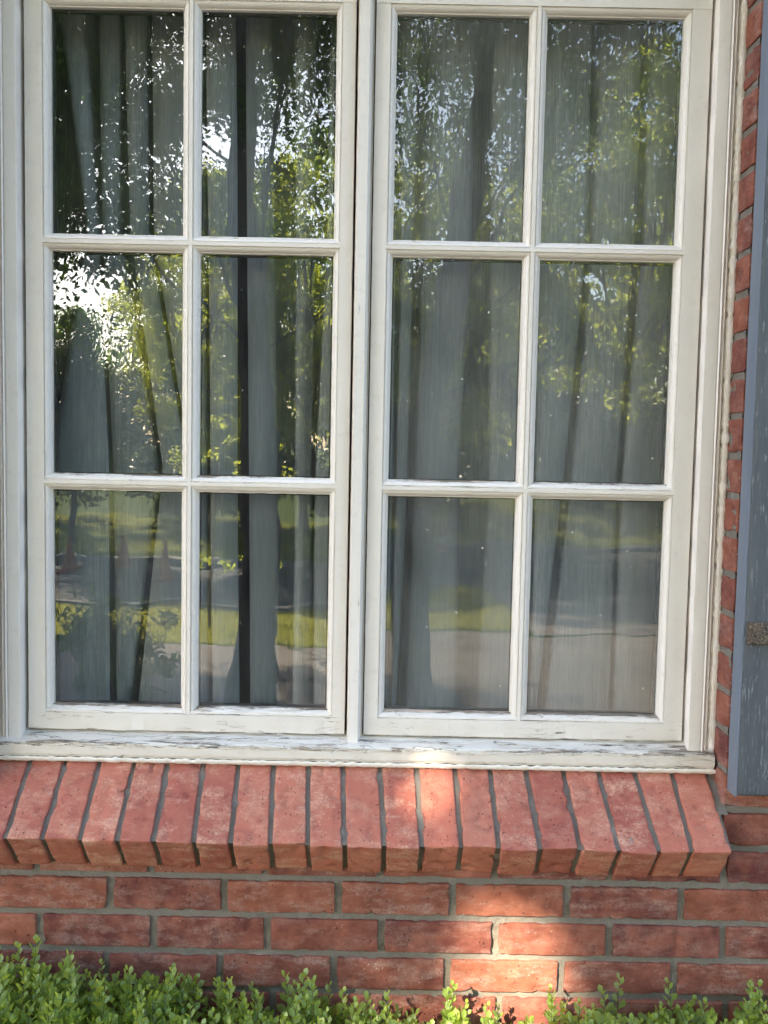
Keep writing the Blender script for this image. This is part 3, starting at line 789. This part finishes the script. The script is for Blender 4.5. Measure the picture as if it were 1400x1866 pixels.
CARVES = [(Vector((.25, 0, .835)), .105, .0), (Vector((.22, 0, .90)), .06, .25), (Vector((.075, .04, 1.17)), .058, .1), (Vector((.085, -.03, 1.11)), .058, .12), (Vector((.08, 0, .98)), .07, .55), (Vector((-.05, 0, .97)), .05, .5), (Vector((-.5, -.12, .80)), .12, .3), (Vector((-.15, -.14, .78)), .09, .4), (Vector((.62, -.12, .80)), .10, .2), (Vector((.02, -.13, .80)), .13, .12), (Vector((.16, -.12, .78)), .10, .2), (Vector((-.33, -.16, .80)), .07, .2), (Vector((.42, -.10, .80)), .07, .2)]
# clearings that let the sun reach the lawns
CARVES += [(Vector(p), q, .12) for p, q in (((-4.3, -8.3, -.1), .9), ((-3.2, -8.0, -.1), .9), ((-2.2, -8.3, -.1), .8), ((-1.3, -8.0, -.1), .5), ((-.35, -8.2, -.1), .5), ((.9, -9.6, -.2), .22), ((1.5, -9.6, -.2), .22), ((2.1, -9.6, -.2), .22),
    ((-6.6, -16.4, -.1), .27), ((-5.6, -16.6, -.1), .27), ((-4.6, -16.8, -.1), .27), ((-3.6, -16.7, -.1), .27), ((-2.7, -16.5, -.1), .27), ((.9, -16.4, -.1), .27), ((1.9, -16.4, -.1), .27), ((2.9, -16.4, -.1), .27), ((-.8, -16.6, -.1), .27))]
G = 'trees opposite the window, seen in the panes'
# the two close trees whose trunks cross the reflections; their crowns shade the wall
tree('tall oak with dark trunk reflected in the inner column of the left sash', (-.78, -3.85, 0), 9, .135, (-.4, -1.2, 5.7, 3.6, 3.0, 2.6), 300, 400, .045, M['leaf_oak'], G, .42, (1, .5), hollow=.1, seed=1, limb=.13)
tree('second oak with dark trunk reflected in the inner column of the right sash', (.20, -3.95, 0), 9, .12, (1.4, -1.4, 5.7, 3.2, 3.0, 2.5), 340, 400, .045, M['leaf_oak'], G, .42, (-1, .4), hollow=.1, seed=2, limb=.13)
tree('dense leaning oak added at far left so its crown shades the window from the sun', (-4.6, -5.2, 0), 9, .17, (1.2, -.6, 5.85, 3.5, 3.3, 2.8), 420, 340, .075, M['leaf_oak'], G, .5, (1, .5), hollow=.1, seed=9, limb=.16)  # oak added to keep the sun off the wall and window
tree('dense oak standing beyond the leaning one at far left', (-8.6, -10.0, 0), 12, .2, (1.2, -.6, 8.2, 4.2, 3.6, 4.2), 330, 160, .14, M['leaf_oak'], G, .62, (1, .5), hollow=.1, seed=10, limb=.2)
# mid-distance sunlit trees
tree('yellow-green sunlit tree reflected in the outer left pane of the middle row', (-3.5, -16.3, -.2), 6, .09, (.1, 0, 4.2, 1.8, 1.5, 3.1), 190, 240, .08, M['leaf_light'], G, .42, seed=3)
tree('taller yellow-green tree just right of the brightest reflected tree', (-1.6, -17.5, -.1), 9, .12, (-.3, 0, 4.9, 2.6, 2.0, 3.0), 150, 120, .15, M['leaf_light'], G, .5, seed=4)
tree('broad tree with scattered sunlit leaves reflected in the inner right panes', (1.3, -15.5, -.25), 8, .12, (0, 0, 4.4, 2.4, 2.0, 2.8), 130, 110, .14, M['leaf_light'], G, .48, seed=5)
tree('sunlit tree reflected at the top of the outer right panes', (4.6, -12.6+-3.0, -.25), 10, .15, (0, 0, 5.6, 2.8, 2.4, 3.2), 150, 120, .14, M['leaf_light'], G, .5, seed=6)
tree('loose shaded oak at the far left of the reflected street', (-7.4, -9.5, -.3), 9, .15, (1.0, .3, 5.7, 2.9, 2.6, 2.1), 200, 130, .11, M['leaf_oak'], G, .5, seed=7)
tree('low dark evergreen filling the outer left middle pane beside the sky gap', (-5.7, -15.2, -.25), 4, .08, (0, 0, 2.6, 1.2, 1.0, 1.75), 150, 120, .09, M['leaf_dark'], G, .5, hollow=.1, seed=8)
# far tree line
for i, (x, y, hh, sc, kind) in enumerate(((-19, -34, 4.2, 3.6, 0), (-13.2, -38, 3.4, 3.2, 1), (-7.5, -36, 4.2, 3.6, 0), (-2.0, -34, 5.2, 4.2, 1), (3.6, -35, 5.4, 4.4, 0), (9.6, -33, 5.6, 4.4, 1), (15.5, -30, 5.6, 4.4, 0), (22, -28, 6, 5, 1))):
    tree(('dark' if not kind else 'mid-green')+' far tree standing '+('farthest left', 'left of the sky gap', 'right of the sky gap', 'behind the oak trunks', 'behind the mullion', 'right of centre', 'toward the right', 'farthest right')[i]+' in the reflected tree line', (x, y, .3), 8, .2, (0, 0, hh, sc, sc*.7, hh*.95), 120, 120, .24, M['leaf_dark'] if not kind else M['leaf_oak'], 'far tree line', .8, hollow=.1, seed=20+i)
for i, (x, w_) in enumerate(((-13.5, 3.0), (-8.6, 2.6), (-4.2, 2.4), (0.2, 2.6), (4.8, 2.6), (9.6, 2.8), (14.6, 3.0))):
    tree('dark rounded shrub '+('at the far left end', 'second from the left end', 'third from the left end', 'in the middle', 'third from the right end', 'second from the right end', 'at the far right end')[i]+' of the row behind the far lawn', (x, -18.9, .0), 1.6, .05, (0, 0, 1.5, w_, 1.2, 1.7), 120, 120, .14, M['leaf_dark'], 'shrub row behind the far lawn', .5, cat='shrub', name='shrub', hollow=.05, seed=60+i)
tree('broad dark tree filling the gap low behind the right-hand part of the shrub row', (4.0, -26, .2), 6, .12, (0, 0, 3.0, 3.0, 1.6, 2.9), 200, 120, .18, M['leaf_dark'], 'far tree line', .6, hollow=.05, seed=90)
# shrub with narrow leaves close to the glass
tree('loose dark shrub with narrow leaves reflected in the lower left pane', (-1.42, -3.2, 0), 1, .02, (0, 0, .60, .33, .25, .36), 60, 46, .06, M['leaf_oak'], None, .10, cat='shrub', name='shrub', hollow=.1, seed=40, droop=.5, asp=.26)
for i, (x, y, lab) in enumerate(((-1.75, -7.7, 'slim pale sapling with a few yellow-green leaves on the reflected lawn'), (-1.35, -8.3, 'second thinner sapling standing farther back on the reflected lawn'))):
    root = empty('sapling', (x, y, gz(y)), lab, 'sapling', 'young saplings on the lawn')
    mb = MB(); tube(mb, [(0, 0, 0), (.03, 0, .5), (-.02, 0, 1.1), (.04, 0, 1.7), (.0, 0, 2.2)], [.018, .016, .013, .01, .004], 7)
    tube(mb, [(-.02, 0, 1.1), (.2, 0, 1.45), (.28, 0, 1.7)], [.008, .005, .002], 5); mb.build('trunk', mat_simple('sapling_bark', (.30, .22, .14), .8, 20, (.42, .33, .22)), root, 60)
    V, tn = leaf_cloud([(.15, 0, .62), (-.12, 0, .66), (.28, 0, 1.6), (-.1, 0, 1.75), (.03, 0, 2.1), (.15, 0, 1.9)], [.13, .12, .14, .13, .12, .1], 22, .075, None)
    leaf_obj('crown', V, tn, M['leaf_light'], root)

# ------------------------------------------------------------------ traffic cones across the street
def cone(x, y, label, white=False):
    root = empty('traffic_cone', (x, y, gz(y)+.01), label, 'traffic cone', 'traffic cones along the street')
    K = 28
    def ring(prof, mat, name):
        mb = MB(); vs = [(r*math.cos(2*math.pi*k/K), r*math.sin(2*math.pi*k/K), z) for r, z in prof for k in range(K)]
        mb.add(vs, [(i*K+k, i*K+(k+1) % K, (i+1)*K+(k+1) % K, (i+1)*K+k) for i in range(len(prof)-1) for k in range(K)]); mb.build(name, mat, root, 40)
    ring([(.150, .03), (.145, .045), (.118, .05), (.085, .27), (.045, .56), (.030, .68), (.026, .70), (.018, .70), (.018, .66)], M['cone'], 'body')
    if white: ring([(.0862, .27), (.0625, .44)], M['white'], 'collar')
    mb = MB(); rbox(mb, (-.18, -.18, 0), (.18, .18, .032), .012); mb.build('base', M['cone'], root, 40)
    root.scale = (.74, .74, .74); return root
cone(-5.1, -13.2, 'orange traffic cone at the far kerb, leftmost in the reflected street')
cone(-4.3, -13.5, 'orange traffic cone just right of the leftmost one at the far kerb')
cone(-3.3, -12.3, 'orange traffic cone reflected at the right edge of the lower left pane')
cone(.95, -13.3, 'orange traffic cone with a white band, reflected in the lower right sash', True)

# ================================================================== BOXWOOD
leafv = []; NLn = 4
for i in range(NLn+1):
    t = i/NLn; w = (0.12, .60, 1.05, 1.0, .0)[i]*.5
    if i == NLn: leafv += [(0, 1.0, .02)]
    else: leafv += [(-w*.62, t, .10*w+.05*t*t), (0, t, -.05+.05*t*t), (w*.62, t, .10*w+.05*t*t)]
leafv = np.array(leafv)
leaff = []
for i in range(NLn-1):
    a = i*3; leaff += [(a, a+1, a+4, a+3), (a+1, a+2, a+5, a+4)]
a = (NLn-1)*3; leaff += [(a, a+1, a+3), (a+1, a+2, a+3)]
def boxwood(label, x0, x1, topfn, n, seed, yr=(-.42, -.035), tallp=.12):
    rs = np.random.default_rng(seed); root = empty('boxwood_shrub', ((x0+x1)/2, -.2, 0), label, 'shrub', 'boxwood shrubs under the window')
    V = []; F = []; T = []; st = MB(); k = 0
    def leaf(p, d, nrm, s, tone):
        nonlocal k
        d = d/np.linalg.norm(d); x = np.cross(d, nrm); x /= np.linalg.norm(x)+1e-9; nn = np.cross(x, d)
        P = p+s*(leafv[:, :1]*x+leafv[:, 1:2]*d+leafv[:, 2:3]*nn); V.append(P); F.extend([tuple(q+k for q in f) for f in leaff]); T.extend([tone]*len(P)); k += len(P)
    for i in range(n):
        x = rs.uniform(x0, x1); y = rs.uniform(*yr) if rs.random() < .5 else rs.uniform(-.22, -.035)
        tz = topfn(x)*(1-.10*((y+.15)/.3)**2)
        tall = rs.random() < tallp
        z = tz-abs(rs.normal(0, .045))-.02 if not tall else tz+rs.uniform(-.02, .015)
        L = rs.uniform(.05, .10) if not tall else rs.uniform(.07, .11)
        d = np.array([rs.normal(0, .32), rs.normal(-.1, .32), 1.0]) if not tall else np.array([rs.normal(0, .14), rs.normal(0, .1), 1.0]); d /= np.linalg.norm(d)
        tip = np.array([x, min(y, -.02), z]); base = tip-d*L; base[1] = min(base[1], -.012)
        mid = (tip+base)/2+rs.normal(0, .003, 3); tube(st, [base-d*.03, base, mid, tip], [.0011, .001, .0008, .0005], 4)
        npair = int(L/.0105); ph = rs.random()*3; young = rs.random() < .35; sz = rs.uniform(.75, 1.15); st_tone = rs.random()
        for j in range(npair+1):
            t = j/npair; p = base*(1-t)+tip*t if t < .5 or True else tip
            p = (1-t)**2*base+2*t*(1-t)*mid+t*t*tip
            s = .0205*sz*(1-.38*t**3)*rs.uniform(.7, 1.15); open_ = 1.35-.75*t
            for sd in (0, math.pi):
                a_ = ph+j*math.pi/2+sd+rs.normal(0, .25)
                side = np.array([math.cos(a_), math.sin(a_), 0]); dd = side*open_+d*(.55+.5*t); leaf(p+side*.001, dd, d-side*.2, s, min(1, .15+.5*st_tone*(1 if young else .4)+.55*t*(1 if young else .5)+rs.normal(0, .08)))
    me = bpy.data.meshes.new('foliage'); me.from_pydata(np.concatenate(V).tolist(), [], F)
    a = me.attributes.new('tone', 'FLOAT', 'POINT'); a.data.foreach_set('value', np.clip(np.array(T), 0, 1).astype(np.float32))
    me.materials.append(M['leaf_box']); me.shade_smooth(); me.validate(); o = bpy.data.objects.new('foliage', me); C.objects.link(o); reparent(o, root)
    # woody inner stems
    for i in range(26):
        x = rs.uniform(x0+.03, x1-.03); y = rs.uniform(-.3, -.08); b = Vector(((x0+x1)/2+(x-(x0+x1)/2)*.3, -.2, 0)); e = Vector((x, y, topfn(x)-.12))
        tube(st, [b, (b+e)/2+Vector((0, 0, .1)), e], [.008, .005, .002], 5)
    reparent(st.build('stems', M['stem'], None, 60), root); return root
def top_left(x): return float(np.interp(x, [-1.4, -.75, -.6, -.45, -.3, -.15, 0.0, .08], [.90, .888, .895, .877, .868, .852, .842, .79]))
def top_mid(x): return float(np.interp(x, [.08, .12, .18, .24, .28], [.79, .835, .845, .815, .78]))
def top_right(x): return float(np.interp(x, [.25, .32, .42, .52, .62, .8, 1.4], [.82, .845, .86, .84, .855, .875, .88]))
boxwood('tallest leafy boxwood shrub, spreading under the left half of the window', -1.35, .07, top_left, 1500, 5)
boxwood('small sparse boxwood sprigs in the gap below the sunlit bricks', .06, .27, top_mid, 150, 6)
boxwood('low boxwood shrub under the right end of the brick sill', .24, 1.35, top_right, 850, 7)
